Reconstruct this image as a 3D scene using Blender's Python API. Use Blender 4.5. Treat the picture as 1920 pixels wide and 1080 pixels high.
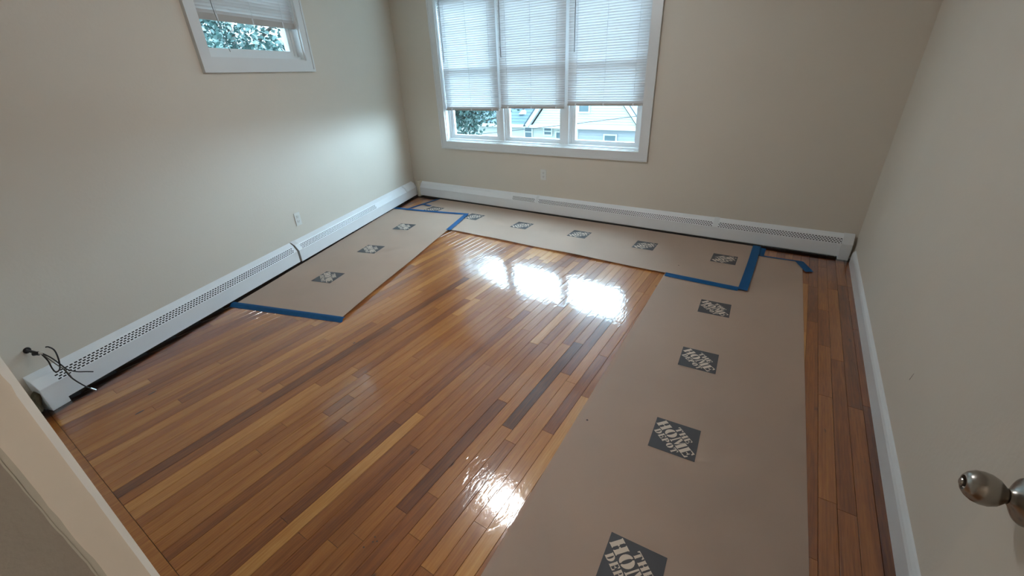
import bpy, bmesh, math, random
from mathutils import Vector, Matrix, noise
random.seed(7)
C = bpy.context.scene.collection
S = bpy.context.scene
for o in list(bpy.data.objects): bpy.data.objects.remove(o)

# ------------------------------------------------------------------ camera
H = 1.46
cam_d = bpy.data.cameras.new('camera'); cam = bpy.data.objects.new('camera', cam_d); C.objects.link(cam)
cam_d.sensor_width = 36; cam_d.lens = 36*784.967/1920; cam_d.clip_start = .02; cam_d.clip_end = 300
right = Vector((0.84048604, 0.54049197, -0.03810051))
down = Vector((0.21797718, -0.40166358, -0.88946743))
fwd = Vector((-0.49605359, 0.73927992, -0.45540755))
M = Matrix.Identity(4)
for i in range(3):
    M[i][0] = right[i]; M[i][1] = -down[i]; M[i][2] = -fwd[i]
M.translation = (0, 0, H)
cam.matrix_world = M
S.camera = cam

# ------------------------------------------------------------------ world, sun, exposure
w = bpy.data.worlds.new('overcast_sky'); S.world = w; w.use_nodes = True
bg = w.node_tree.nodes['Background']; bg.inputs[0].default_value = (.60, .82, 1.0, 1); bg.inputs[1].default_value = 3.8
sd = bpy.data.lights.new('hazy_sun', 'SUN'); sd.energy = 31.0; sd.angle = math.radians(115); sd.color = (.60, .81, 1.0)
sun = bpy.data.objects.new('hazy_sun', sd); C.objects.link(sun)
sun.rotation_euler = Vector((-.42, -.78, -.50)).to_track_quat('-Z', 'Y').to_euler()
S.view_settings.view_transform = 'Standard'; S.view_settings.look = 'None'
S.view_settings.gamma = 1; S.view_settings.use_curve_mapping = False; S.view_settings.exposure = 1.13
S.cycles.use_denoising = True
S.cycles.max_bounces = 14; S.cycles.diffuse_bounces = 8; S.cycles.transmission_bounces = 10; S.cycles.transparent_max_bounces = 24
S.cycles.sample_clamp_indirect = 8

# ------------------------------------------------------------------ materials
def nt(name):
    m = bpy.data.materials.new(name); m.use_nodes = True
    return m, m.node_tree.nodes, m.node_tree.links, m.node_tree.nodes['Principled BSDF']
def mat(name, col, rough=.5, metal=0, bump=0, bscale=200, var=0, vscale=6, spec=.5, ior=1.5):
    m, N, L, b = nt(name)
    b.inputs['Base Color'].default_value = (*col, 1); b.inputs['Roughness'].default_value = rough
    b.inputs['Metallic'].default_value = metal; b.inputs['IOR'].default_value = ior
    b.inputs['Specular IOR Level'].default_value = spec
    g = N.new('ShaderNodeNewGeometry')
    if bump:
        n = N.new('ShaderNodeTexNoise'); n.inputs['Scale'].default_value = bscale; n.inputs['Detail'].default_value = 3
        L.new(g.outputs['Position'], n.inputs['Vector'])
        bp = N.new('ShaderNodeBump'); bp.inputs['Strength'].default_value = 1; bp.inputs['Distance'].default_value = bump
        L.new(n.outputs['Fac'], bp.inputs['Height']); L.new(bp.outputs['Normal'], b.inputs['Normal'])
    if var:
        n = N.new('ShaderNodeTexNoise'); n.inputs['Scale'].default_value = vscale; n.inputs['Detail'].default_value = 5
        L.new(g.outputs['Position'], n.inputs['Vector'])
        mx = N.new('ShaderNodeMix'); mx.data_type = 'RGBA'
        mx.inputs[6].default_value = tuple(c*(1-var) for c in col)+(1,); mx.inputs[7].default_value = tuple(min(1, c*(1+var)) for c in col)+(1,)
        L.new(n.outputs['Fac'], mx.inputs[0]); L.new(mx.outputs[2], b.inputs['Base Color'])
    return m

def wood(name, source):
    """varnished oak; per-plank tone from `source` ('attribute' on the mesh or 'object' colour)"""
    m, N, L, b = nt(name)
    g = N.new('ShaderNodeNewGeometry')
    if source == 'object':
        oi = N.new('ShaderNodeObjectInfo'); sep = N.new('ShaderNodeSeparateColor'); L.new(oi.outputs['Color'], sep.inputs[0])
        tone, off = sep.outputs[0], sep.outputs[1]
    else:
        at = N.new('ShaderNodeAttribute'); at.attribute_name = 'tone'
        sep = N.new('ShaderNodeSeparateColor'); L.new(at.outputs['Color'], sep.inputs[0])
        tone, off = sep.outputs[0], sep.outputs[1]
    sx = N.new('ShaderNodeSeparateXYZ'); L.new(g.outputs['Position'], sx.inputs[0])
    # grain space: stretched along the plank, shifted per plank
    mo = N.new('ShaderNodeMath'); mo.operation = 'MULTIPLY'; mo.inputs[1].default_value = 37; L.new(off, mo.inputs[0])
    ax = N.new('ShaderNodeMath'); ax.operation = 'MULTIPLY_ADD'; ax.inputs[1].default_value = 30; L.new(sx.outputs[0], ax.inputs[0]); L.new(mo.outputs[0], ax.inputs[2])
    ay = N.new('ShaderNodeMath'); ay.operation = 'MULTIPLY_ADD'; ay.inputs[1].default_value = 1.6; L.new(sx.outputs[1], ay.inputs[0]); L.new(mo.outputs[0], ay.inputs[2])
    cb = N.new('ShaderNodeCombineXYZ'); L.new(ax.outputs[0], cb.inputs[0]); L.new(ay.outputs[0], cb.inputs[1]); L.new(mo.outputs[0], cb.inputs[2])
    n1 = N.new('ShaderNodeTexNoise'); n1.inputs['Scale'].default_value = 1.0; n1.inputs['Detail'].default_value = 6; n1.inputs['Roughness'].default_value = .62; n1.inputs['Distortion'].default_value = .8
    L.new(cb.outputs[0], n1.inputs['Vector'])
    wv = N.new('ShaderNodeTexWave'); wv.wave_type = 'BANDS'; wv.bands_direction = 'X'; wv.inputs['Scale'].default_value = .9
    wv.inputs['Distortion'].default_value = 5; wv.inputs['Detail'].default_value = 3; wv.inputs['Detail Scale'].default_value = .7
    L.new(cb.outputs[0], wv.inputs['Vector'])
    fine = N.new('ShaderNodeTexNoise'); fine.inputs['Scale'].default_value = 7; fine.inputs['Detail'].default_value = 4
    L.new(cb.outputs[0], fine.inputs['Vector'])
    def mth(op, a, bb, c=None):
        q = N.new('ShaderNodeMath'); q.operation = op
        for i, v in enumerate((a, bb, c)):
            if v is None: continue
            if isinstance(v, (int, float)): q.inputs[i].default_value = v
            else: L.new(v, q.inputs[i])
        return q.outputs[0]
    k = mth('MULTIPLY_ADD', n1.outputs['Fac'], .60, mth('MULTIPLY', wv.outputs['Fac'], .045))
    k = mth('MULTIPLY_ADD', fine.outputs['Fac'], .36, k)
    k = mth('ADD', mth('SUBTRACT', k, .505), tone)
    ramp = N.new('ShaderNodeValToRGB'); e = ramp.color_ramp.elements
    e[0].position = 0; e[0].color = (.070, .016, .003, 1); e[1].position = 1; e[1].color = (.64, .335, .095, 1)
    for p, c in ((.25, (.205, .054, .0075)), (.5, (.345, .116, .0185)), (.75, (.475, .195, .040))):
        q = e.new(p); q.color = (*c, 1)
    L.new(k, ramp.inputs[0])
    # knots and nail stains
    vo = N.new('ShaderNodeTexNoise'); vo.inputs['Scale'].default_value = 2.1; vo.inputs['Detail'].default_value = 2
    cbk = N.new('ShaderNodeCombineXYZ'); L.new(mth('MULTIPLY', sx.outputs[0], 11), cbk.inputs[0]); L.new(mth('MULTIPLY', sx.outputs[1], 3.2), cbk.inputs[1]); L.new(mo.outputs[0], cbk.inputs[2])
    L.new(cbk.outputs[0], vo.inputs['Vector'])
    kr = N.new('ShaderNodeMapRange'); kr.inputs[1].default_value = .735; kr.inputs[2].default_value = .80; L.new(vo.outputs['Fac'], kr.inputs[0])
    mk = N.new('ShaderNodeMix'); mk.data_type = 'RGBA'; mk.inputs[7].default_value = (.05, .014, .006, 1)
    L.new(kr.outputs[0], mk.inputs[0]); L.new(ramp.outputs[0], mk.inputs[6])
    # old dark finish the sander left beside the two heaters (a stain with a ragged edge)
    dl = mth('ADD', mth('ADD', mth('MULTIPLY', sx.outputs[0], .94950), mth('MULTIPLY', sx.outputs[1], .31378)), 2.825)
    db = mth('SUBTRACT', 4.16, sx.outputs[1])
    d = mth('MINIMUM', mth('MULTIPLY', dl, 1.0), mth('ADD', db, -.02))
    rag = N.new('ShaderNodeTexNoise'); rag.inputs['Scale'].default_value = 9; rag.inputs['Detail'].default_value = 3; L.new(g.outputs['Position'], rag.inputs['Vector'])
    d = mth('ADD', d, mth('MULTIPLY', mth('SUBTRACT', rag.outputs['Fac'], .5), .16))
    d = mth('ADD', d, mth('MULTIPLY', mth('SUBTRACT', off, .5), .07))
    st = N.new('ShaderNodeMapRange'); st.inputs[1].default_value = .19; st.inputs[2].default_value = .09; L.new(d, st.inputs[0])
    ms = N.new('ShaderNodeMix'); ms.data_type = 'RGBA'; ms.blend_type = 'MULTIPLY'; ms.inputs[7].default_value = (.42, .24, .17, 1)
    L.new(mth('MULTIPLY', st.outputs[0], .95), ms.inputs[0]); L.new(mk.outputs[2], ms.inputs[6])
    d0 = mth('MINIMUM', dl, mth('ADD', db, -.008))  # near-black band: shade under the heaters, with dirt, painted into the boards
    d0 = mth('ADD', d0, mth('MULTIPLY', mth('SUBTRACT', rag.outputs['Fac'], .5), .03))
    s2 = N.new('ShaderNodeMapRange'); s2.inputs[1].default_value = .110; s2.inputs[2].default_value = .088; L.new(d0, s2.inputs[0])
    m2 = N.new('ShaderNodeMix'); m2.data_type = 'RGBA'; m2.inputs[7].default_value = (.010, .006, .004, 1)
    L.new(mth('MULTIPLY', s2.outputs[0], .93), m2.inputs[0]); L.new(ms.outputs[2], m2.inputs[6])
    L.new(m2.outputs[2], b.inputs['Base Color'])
    b.inputs['Roughness'].default_value = .35; b.inputs['Specular IOR Level'].default_value = .25
    b.inputs['Coat Weight'].default_value = 1; b.inputs['Coat Roughness'].default_value = .075; b.inputs['Coat IOR'].default_value = 1.85
    # brushed varnish ripple
    rp = N.new('ShaderNodeTexNoise'); rp.inputs['Scale'].default_value = 1; rp.inputs['Detail'].default_value = 3; rp.inputs['Distortion'].default_value = 1.2
    cr = N.new('ShaderNodeCombineXYZ'); L.new(mth('MULTIPLY', sx.outputs[0], 34), cr.inputs[0]); L.new(mth('MULTIPLY', sx.outputs[1], 13), cr.inputs[1])
    L.new(cr.outputs[0], rp.inputs['Vector'])
    bp = N.new('ShaderNodeBump'); bp.inputs['Strength'].default_value = 1; bp.inputs['Distance'].default_value = .0008
    L.new(mth('MULTIPLY_ADD', fine.outputs['Fac'], .30, rp.outputs['Fac']), bp.inputs['Height']); L.new(bp.outputs['Normal'], b.inputs['Coat Normal'])
    return m

WALLC = (.62, .57, .495)
M_wall = mat('painted_plaster', WALLC, .55, bump=.0006, bscale=60, var=.03, vscale=2)
M_ceil = mat('ceiling_paint', (.74, .72, .68), .8)
M_trim = mat('white_gloss_trim', (.66, .68, .69), .32, var=.02)
M_vinyl = mat('white_vinyl', (.74, .78, .80), .35)
M_heater = mat('white_enamel_metal', (.74, .76, .78), .38, var=.03, vscale=9)
M_cream = mat('aged_cream_enamel', (.62, .58, .47), .5)
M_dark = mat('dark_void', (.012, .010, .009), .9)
M_fin = mat('dusty_fin_metal', (.05, .045, .04), .6)
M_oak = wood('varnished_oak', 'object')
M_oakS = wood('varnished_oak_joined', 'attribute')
M_sub = mat('subfloor_dark', (.03, .015, .008), .8)
M_paper = mat('kraft_floor_paper', (.68, .54, .44), .62, bump=.0004, bscale=35, var=.07, vscale=2.5, spec=.35)
M_ink = mat('charcoal_print', (.062, .060, .066), .55)
M_letter = mat('unprinted_paper', (.64, .54, .45), .62, spec=.35)
M_tape = mat('blue_masking_tape', (.010, .16, .42), .5, var=.12, vscale=40)
M_plate = mat('outlet_plastic', (.66, .66, .63), .35)
M_slot = mat('outlet_slot', (.03, .03, .03), .6)
M_cable = mat('black_cable', (.012, .012, .013), .4)
M_cableg = mat('grey_cable', (.16, .15, .13), .5)
M_crimp = mat('nickel_connector', (.6, .6, .62), .3, metal=1)
M_clip = mat('white_cable_clip', (.6, .58, .52), .5)
M_nickel = mat('satin_nickel', (.34, .32, .29), .27, metal=1)
M_door = mat('door_paint', (.62, .575, .50), .5, var=.02, vscale=3)
M_dirt = mat('brown_grime', (.10, .085, .05), .85, bump=.002, bscale=120, var=.5, vscale=40)
M_gray = mat('grey_jamb_face', (.27, .245, .21), .8, bump=.0006, bscale=160, var=.08, vscale=12)
M_skim = mat('torn_paint_edge', (.42, .40, .34), .7, var=.08, vscale=60)
M_jambw = mat('jamb_white_bead', (.76, .79, .79), .45)
M_lampg = bpy.data.materials.new('lit_opal_glass'); M_lampg.use_nodes = True
_b = M_lampg.node_tree.nodes['Principled BSDF']; _b.inputs['Base Color'].default_value = (.8, .8, .78, 1)
_b.inputs['Emission Color'].default_value = (.98, .985, 1.0, 1); _b.inputs['Emission Strength'].default_value = 40.0

M_lamph = M_lampg.copy(); M_lamph.name = 'added_hall_light'
_b = M_lamph.node_tree.nodes['Principled BSDF']; _b.inputs['Emission Color'].default_value = (1.0, .93, .86, 1); _b.inputs['Emission Strength'].default_value = 20.0

def slat_mat():
    m = bpy.data.materials.new('white_blind_slat'); m.use_nodes = True; N = m.node_tree.nodes; L = m.node_tree.links
    b = N['Principled BSDF']; b.inputs['Base Color'].default_value = (.63, .635, .645, 1); b.inputs['Roughness'].default_value = .45
    t = N.new('ShaderNodeBsdfTranslucent'); t.inputs[0].default_value = (.80, .82, .82, 1)
    mx = N.new('ShaderNodeMixShader'); mx.inputs[0].default_value = .012
    L.new(b.outputs[0], mx.inputs[1]); L.new(t.outputs[0], mx.inputs[2]); L.new(mx.outputs[0], N['Material Output'].inputs[0])
    return m
M_slat = slat_mat()
M_brail = mat('blind_bottom_rail', (.42, .40, .38), .5)
M_wand = mat('clear_grey_wand', (.12, .12, .12), .3)
def glass_mat():
    m = bpy.data.materials.new('window_glass'); m.use_nodes = True; N = m.node_tree.nodes; L = m.node_tree.links
    N.remove(N['Principled BSDF'])
    t = N.new('ShaderNodeBsdfTransparent'); t.inputs[0].default_value = (.90, .95, .95, 1)
    g = N.new('ShaderNodeBsdfGlossy'); g.inputs['Roughness'].default_value = .01
    f = N.new('ShaderNodeFresnel'); f.inputs[0].default_value = 1.6
    gg = N.new('ShaderNodeNewGeometry'); sb = N.new('ShaderNodeMath'); sb.operation = 'SUBTRACT'; sb.inputs[0].default_value = 1; L.new(gg.outputs['Backfacing'], sb.inputs[1])
    ml = N.new('ShaderNodeMath'); ml.operation = 'MULTIPLY'; L.new(f.outputs[0], ml.inputs[0]); L.new(sb.outputs[0], ml.inputs[1])
    mx = N.new('ShaderNodeMixShader'); L.new(ml.outputs[0], mx.inputs[0]); L.new(t.outputs[0], mx.inputs[1]); L.new(g.outputs[0], mx.inputs[2])
    L.new(mx.outputs[0], N['Material Output'].inputs[0]); return m
M_glass = glass_mat()
M_leaf = mat('dark_green_leaf', (.026, .062, .056), .45, var=.5, vscale=3)
M_bark = mat('bark', (.06, .045, .035), .9)
M_siding = mat('white_siding', (.42, .43, .40), .6)
M_siding2 = mat('lilac_grey_siding', (.30, .31, .34), .6)
M_htrim = mat('white_house_trim', (.50, .51, .50), .5)
M_shingle = mat('slate_blue_shingle', (.048, .078, .098), .85, var=.12, vscale=14)
M_shingle2 = mat('pale_grey_shingle', (.075, .08, .095), .85, var=.15, vscale=14)
M_hglass = mat('far_window_glass', (.10, .14, .16), .1)
M_grass = mat('street_ground', (.10, .12, .10), .9, var=.3, vscale=1)
M_wire = mat('power_cable', (.05, .06, .07), .6)

# ------------------------------------------------------------------ mesh helpers
def build(name, bm, m, parent=None, smooth=False, bevel=0):
    me = bpy.data.meshes.new(name)
    if bevel: bmesh.ops.bevel(bm, geom=list(bm.edges), offset=bevel, segments=2, affect='EDGES', clamp_overlap=True)
    bmesh.ops.recalc_face_normals(bm, faces=list(bm.faces))
    bm.to_mesh(me); bm.free()
    for mm in (m if isinstance(m, (list, tuple)) else [m]): me.materials.append(mm)
    if smooth:
        for p in me.polygons: p.use_smooth = True
        me.set_sharp_from_angle(angle=math.radians(42))
    o = bpy.data.objects.new(name, me); C.objects.link(o)
    if parent is not None: o.parent = parent
    return o
def tag(o, label=None, cat=None, group=None, kind=None):
    if label: o['label'] = label
    if cat: o['category'] = cat
    if group: o['group'] = group
    if kind: o['kind'] = kind
    return o
def empty(name, loc=(0, 0, 0), rz=0, **k):
    o = bpy.data.objects.new(name, None); o.empty_display_size = .1; C.objects.link(o)
    o.location = loc; o.rotation_euler = (0, 0, rz); tag(o, **k); return o
def box(bm, x0, x1, y0, y1, z0, z1, mtx=None, mi=0):
    vs = [bm.verts.new((x, y, z)) for z in (z0, z1) for y in (y0, y1) for x in (x0, x1)]
    if mtx is not None:
        for v in vs: v.co = mtx @ v.co
    for f in ((0, 1, 3, 2), (4, 6, 7, 5), (0, 4, 5, 1), (2, 3, 7, 6), (0, 2, 6, 4), (1, 5, 7, 3)):
        fc = bm.faces.new([vs[i] for i in f]); fc.material_index = mi
    return vs
def bx(*a, **k):
    bm = bmesh.new(); box(bm, *a, **k); return bm
def prism(bm, pts, z0, z1):
    n = len(pts)
    lo = [bm.verts.new((p[0], p[1], z0)) for p in pts]; hi = [bm.verts.new((p[0], p[1], z1)) for p in pts]
    bm.faces.new(lo[::-1]); bm.faces.new(hi)
    for i in range(n): bm.faces.new((lo[i], lo[(i+1) % n], hi[(i+1) % n], hi[i]))
def extrude_profile(bm, prof, a0, a1):
    """profile points (d, z) swept along local x from a0 to a1 (d -> local y)"""
    n = len(prof)
    A = [bm.verts.new((a0, p[0], p[1])) for p in prof]; B = [bm.verts.new((a1, p[0], p[1])) for p in prof]
    for i in range(n): bm.faces.new((A[i], A[(i+1) % n], B[(i+1) % n], B[i]))
    bm.faces.new(A[::-1]); bm.faces.new(B)
def lathe(prof, seg=32):
    bm = bmesh.new(); rings = []
    for r, h in prof:
        if r < 1e-5: rings.append([bm.verts.new((0, 0, h))])
        else: rings.append([bm.verts.new((r*math.cos(2*math.pi*i/seg), r*math.sin(2*math.pi*i/seg), h)) for i in range(seg)])
    for a, b in zip(rings, rings[1:]):
        for i in range(seg):
            j = (i+1) % seg
            q = [a[i % len(a)], a[j % len(a)], b[j % len(b)], b[i % len(b)]]
            u = []
            for v in q:
                if v not in u: u.append(v)
            if len(u) > 2: bm.faces.new(u)
    return bm
def smooth_pts(P, n=8):
    P = [Vector(p) for p in P]; out = []
    for i in range(len(P)-1):
        a = P[max(i-1, 0)]; b = P[i]; c = P[i+1]; d = P[min(i+2, len(P)-1)]
        for k in range(n):
            t = k/n
            out.append(.5*((2*b)+(c-a)*t+(2*a-5*b+4*c-d)*t*t+(3*b-a-3*c+d)*t**3))
    out.append(P[-1]); return out
def tube(bm, P, r, seg=8, smooth=True):
    P = smooth_pts(P) if smooth else [Vector(p) for p in P]
    rings = []; up = Vector((.3, .2, 1)).normalized()
    for i, p in enumerate(P):
        t = (P[min(i+1, len(P)-1)]-P[max(i-1, 0)]).normalized()
        u = t.cross(up)
        if u.length < .01: u = t.cross(Vector((1, 0, 0)))
        u.normalize(); v = t.cross(u)
        rr = r(i/(len(P)-1)) if callable(r) else r
        rings.append([bm.verts.new(p+rr*(u*math.cos(a)+v*math.sin(a))) for a in [2*math.pi*k/seg for k in range(seg)]])
    for a, b in zip(rings, rings[1:]):
        for k in range(seg): bm.faces.new((a[k], a[(k+1) % seg], b[(k+1) % seg], b[k]))
    bm.faces.new(rings[0][::-1]); bm.faces.new(rings[-1])

# ------------------------------------------------------------------ layout
YB = 4.16                      # window wall
XR = .58                       # right wall
ZC = 2.40                      # ceiling
YN = .0034                     # room face of the near wall
LA = Vector((-3.005, .09, 0)); LB = Vector((-4.35, YB, 0))
LD = (LB-LA).normalized(); LN = Vector((LD.y, -LD.x, 0))     # along the angled wall, into the room
LEN = (LB-LA).length
def lpt(s, d, z): return LA+LD*s+LN*d+Vector((0, 0, z))
# frame of the angled wall: local x along it, local y INTO the room, z up
LM = Matrix(((LD.x, LN.x, 0, LA.x), (LD.y, LN.y, 0, LA.y), (0, 0, 1, 0), (0, 0, 0, 1)))
# frame of the window wall: local x along +X, local y into the room (-Y)
BM = Matrix(((-1, 0, 0, XR), (0, -1, 0, YB), (0, 0, 1, 0), (0, 0, 0, 1)))
def wall_x_left(y): return LA.x+(LB.x-LA.x)*(y-LA.y)/(LB.y-LA.y)

# ------------------------------------------------------------------ walls, ceiling
def holed_wall(name, s0, s1, t, holes, mtx):
    bm = bmesh.new()
    xs = sorted({s0, s1, *[h[0] for h in holes], *[h[1] for h in holes]})
    for a, b in zip(xs, xs[1:]):
        zs = [0, ZC]
        cut = [h for h in holes if h[0] <= a+1e-6 and h[1] >= b-1e-6]
        if cut:
            h = cut[0]
            if h[2] > 0: box(bm, a, b, -t, 0, 0, h[2], mtx)
            box(bm, a, b, -t, 0, h[3], ZC, mtx)
        else: box(bm, a, b, -t, 0, 0, ZC, mtx)
    bmesh.ops.remove_doubles(bm, verts=bm.verts, dist=1e-5)
    o = build(name, bm, M_wall); tag(o, kind='structure'); return o
# big window opening (local x of BM runs from the right wall to the left)
W1 = (XR+1.251, XR+3.665, .742, 2.24)      # local x0,x1,z0,z1
W2 = (1.625, 2.606, 1.630, 2.28)
T1 = .16
holed_wall('wall_back', -.12, XR+4.60, T1, [W1], BM)
holed_wall('wall_left', -.12, LEN+.0, T1, [W2], LM)
o = build('wall_right', bx(XR, XR+.12, -.0, YB, 0, ZC), M_wall); tag(o, kind='structure')
bm = bmesh.new(); box(bm, -3.3, -.41, -.12, YN, 0, ZC); box(bm, -.41, .42, -.12, YN, 2.06, ZC); box(bm, .42, 2.2, -.12, YN, 0, ZC)
o = build('wall_near', bm, M_wall); tag(o, kind='structure')
o = build('ceiling', bx(-4.6, 2.2, -1.9, YB+.1, ZC, ZC+.08), M_ceil); tag(o, kind='structure')
bm = bmesh.new(); box(bm, -1.6, 2.2, -2.0, -1.9, 0, ZC); box(bm, -1.6, -1.5, -1.9, -.12, 0, ZC); box(bm, 2.1, 2.2, -1.9, -.12, 0, ZC)
o = build('wall_hall', bm, M_wall); tag(o, kind='structure')

# doorway jamb on the left: bead, painted edge, torn paint, darker grey face beyond
XJ = -.40
def strip(name, y_of, y2_of, x_in, m, parent, n=60, cham=0):
    """vertical strip on the jamb face between two wandering edges"""
    bm = bmesh.new(); rows = []
    for i in range(n+1):
        z = i/n*2.05
        a, b = y_of(z), y2_of(z)
        rows.append([bm.verts.new((-.412, a, z)), bm.verts.new((x_in-cham, a, z)), bm.verts.new((x_in, b, z)), bm.verts.new((-.412, b, z))])
    for p, q in zip(rows, rows[1:]):
        for k in range(3): bm.faces.new((p[k], p[k+1], q[k+1], q[k]))
    return build(name, bm, m, parent)
jamb = build('trim_1', bx(-.412, XJ-.003, -.12, YN-.0002, 0, 2.05), M_gray); tag(jamb, kind='structure')
nz = lambda z, k, a: .45*a*noise.noise(Vector((k*7.3, z*14, 0)))+.8*a*noise.noise(Vector((k*3.1, z*60, 3)))
strip('corner_bead', lambda z: YN, lambda z: -.0010+max(0, 2*nz(z, 1, .0016)-.0004), XJ, M_jambw, jamb, 240)
strip('painted_edge', lambda z: -.0002, lambda z: -.0205+nz(z, 2, .0012), XJ-.0006, M_door, jamb, 160)
strip('torn_paint', lambda z: -.018, lambda z: -.0245+nz(z, 3, .0013), XJ-.0014, M_skim, jamb, 240)
strip('plaster_ridge', lambda z: -.0241+nz(z, 3, .0013), lambda z: -.0252+nz(z, 3.05, .0016), XJ-.0010, M_skim, jamb, 240)

# ------------------------------------------------------------------ floor and planks
fl = build('floor', bx(-4.7, 2.2, -2.0, YB+.1, -.06, -.019), M_sub); tag(fl, kind='structure')
bmh = bx(-1.5, 2.1, -1.9, -.10, -.019, 0); build('hall_boards', bmh, mat('hall_oak', (.20, .085, .03), .3), fl)
def plank_mesh():
    bm = bmesh.new(); g = .013; hw = .5
    prof = [(-hw, -1), (hw, -1), (hw, -.045), (hw-g, 0), (-hw+g, 0), (-hw, -.045)]
    A = [bm.verts.new((x, 0, z)) for x, z in prof]; B = [bm.verts.new((x, 1, z)) for x, z in prof]
    for i in range(6): bm.faces.new((A[i], A[(i+1) % 6], B[(i+1) % 6], B[i]))
    bm.faces.new(A[::-1]); bm.faces.new(B)
    bmesh.ops.recalc_face_normals(bm, faces=list(bm.faces))
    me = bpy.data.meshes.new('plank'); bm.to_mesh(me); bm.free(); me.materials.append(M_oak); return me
PM = plank_mesh()
PW = .0585; X0 = -2.041
# planks read off the photograph: (x centre, y0, y1, tone)
FORCED = [(-2.82, .05, .29, .80), (-2.76, .05, .43, .78), (-2.01, .05, 2.35, .16), (-1.95, .05, 1.5, .38), (-1.24, .05, 1.02, .80), (-1.19, .35, 1.5, .44),
          (-.95, .05, .61, .46), (-.95, .61, 1.30, .20), (-.84, 1.165, 1.95, .10), (-.84, .56, 1.165, .56), (-.90, .05, .72, .36), (-.90, .72, 1.9, .58), (-.78, 1.1, 1.65, .62),
          (-.78, 1.65, 2.3, .22), (-.66, .72, 1.235, .66), (-.66, 1.235, 1.9, .30), (-.72, .5, 1.6, .66), (-1.31, .35, .92, .22), (-1.67, .78, .93, .30),
          (-1.67, .05, .78, .55), (-2.68, .95, 1.25, .22), (-1.82, 3.02, 3.65, .84), (-1.76, 2.9, 3.9, .86), (-1.70, 3.0, 3.5, .82), (-1.64, 2.95, 3.4, .90),
          (-1.58, 2.9, 3.5, .86), (-1.52, 2.95, 3.3, .66), (-1.48, 3.0, 3.6, .28), (-1.41, 2.9, 3.5, .24), (-1.35, 3.05, 3.6, .34), (-1.29, 2.8, 3.4, .26),
          (-1.06, 2.4, 3.2, .72), (-1.72, 1.84, 2.1, .84), (-1.78, 2.06, 2.55, .82), (.37, 3.08, 3.85, .62), (.48, 1.2, 2.1, .52), (.54, 1.2, 2.14, .16),
          (.43, .6, 1.45, .50), (.54, 2.14, 2.9, .34), (-1.89, .05, .9, .72), (-1.83, .05, 1.1, .66), (-2.20, .05, 1.6, .60), (-2.26, .05, 1.2, .52), (-2.31, .05, 1.8, .70), (-1.54, .05, .8, .30), (-1.48, .05, 1.2, .52)]
rows = {}
kmin = int((-4.40-X0)/PW)-1; kmax = int((XR-X0)/PW)+1
planks = []
for k in range(kmin, kmax+1):
    xa = X0+k*PW; xb = min(xa+PW, XR-.001)
    if xb-xa < .008: continue
    y0 = .0475
    if xa < LA.x+.02:
        y0 = max(y0, LA.y+(xa-LA.x)/(LB.x-LA.x)*(LB.y-LA.y)+.005)
    y1 = YB-.004
    if y1-y0 < .03: continue
    fc = sorted([f for f in FORCED if xa <= f[0] < xb], key=lambda f: f[1]); segs = []
    y = y0; base = random.uniform(.32, .60)
    def fill(a, b):
        while a < b-1e-4:
            l = random.choice((random.uniform(.3, .8), random.uniform(.6, 1.5), random.uniform(.9, 1.9)))
            e = a+l
            if b-e < .22: e = b
            t = random.gauss(.50, .115)
            segs.append((a, min(e, b), min(.86, max(.14, t)))); a = e
    for f in fc:
        a, b = max(f[1], y), min(f[2], y1)
        if b <= a: continue
        if a > y+.02: fill(y, a)
        else: a = y
        segs.append((a, b, f[3])); y = b
    if y < y1: fill(y, y1)
    if xa > .27: segs = [(a, b, t*.62+.03) for a, b, t in segs]  # weaker light beside the right wall put into the plank tones
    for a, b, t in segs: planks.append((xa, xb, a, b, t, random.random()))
def pscore(p):
    """rough seen area: length over distance squared, covered planks last"""
    xa, xb, a, b, t, r = p; cx, cy = (xa+xb)/2, (a+b)/2
    vis = 0; n = 6
    for i in range(n):
        y = a+(b-a)*(i+.5)/n
        cov = (-.62+.035*(3.2-y) < cx < .27 and .15 < y < 3.8) or (-3.9 < cx < -.12 and 3.16 < y < 4.05)
        left = (cx-LA.x)*LN.x+(y-LA.y)*LN.y
        if left < 1.0 and 1.25 < y < 3.6 and left > .1: cov = True
        if cov: continue
        px = Vector((cx, y, -H)); zc = px.dot(fwd)
        if zc < .1 or abs(px.dot(right)/zc) > 1.25 or abs(px.dot(down)/zc) > .72: continue
        vis += (b-a)/n*H/zc**3
    return vis
planks.sort(key=pscore, reverse=True)
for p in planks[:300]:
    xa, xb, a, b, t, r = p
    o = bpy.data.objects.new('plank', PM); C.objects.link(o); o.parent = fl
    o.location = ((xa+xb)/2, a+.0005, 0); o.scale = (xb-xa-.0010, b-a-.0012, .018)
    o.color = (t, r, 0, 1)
bm = bmesh.new(); lay = bm.loops.layers.float_color.new('tone')
for xa, xb, a, b, t, r in planks[300:]:
    n0 = len(bm.faces); box(bm, xa+.0003, xb-.0003, a+.0003, b-.0003, -.018, 0)
    bm.faces.ensure_lookup_table()
    for f in bm.faces[n0:]:
        for l in f.loops: l[lay] = (t, r, 0, 1)
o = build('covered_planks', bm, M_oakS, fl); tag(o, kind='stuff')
# border board laid crosswise along the near wall
for xa, xb, t in ((-3.05, -1.42, .50), (-1.42, .575, .46)):
    o = bpy.data.objects.new('border_board', PM); C.objects.link(o); o.parent = fl
    o.rotation_euler = (0, 0, -math.pi/2); o.location = (xa, .0475-.034, .0); o.scale = (.066, xb-xa-.001, .018); o.color = (t, .31, 0, 1)

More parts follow.
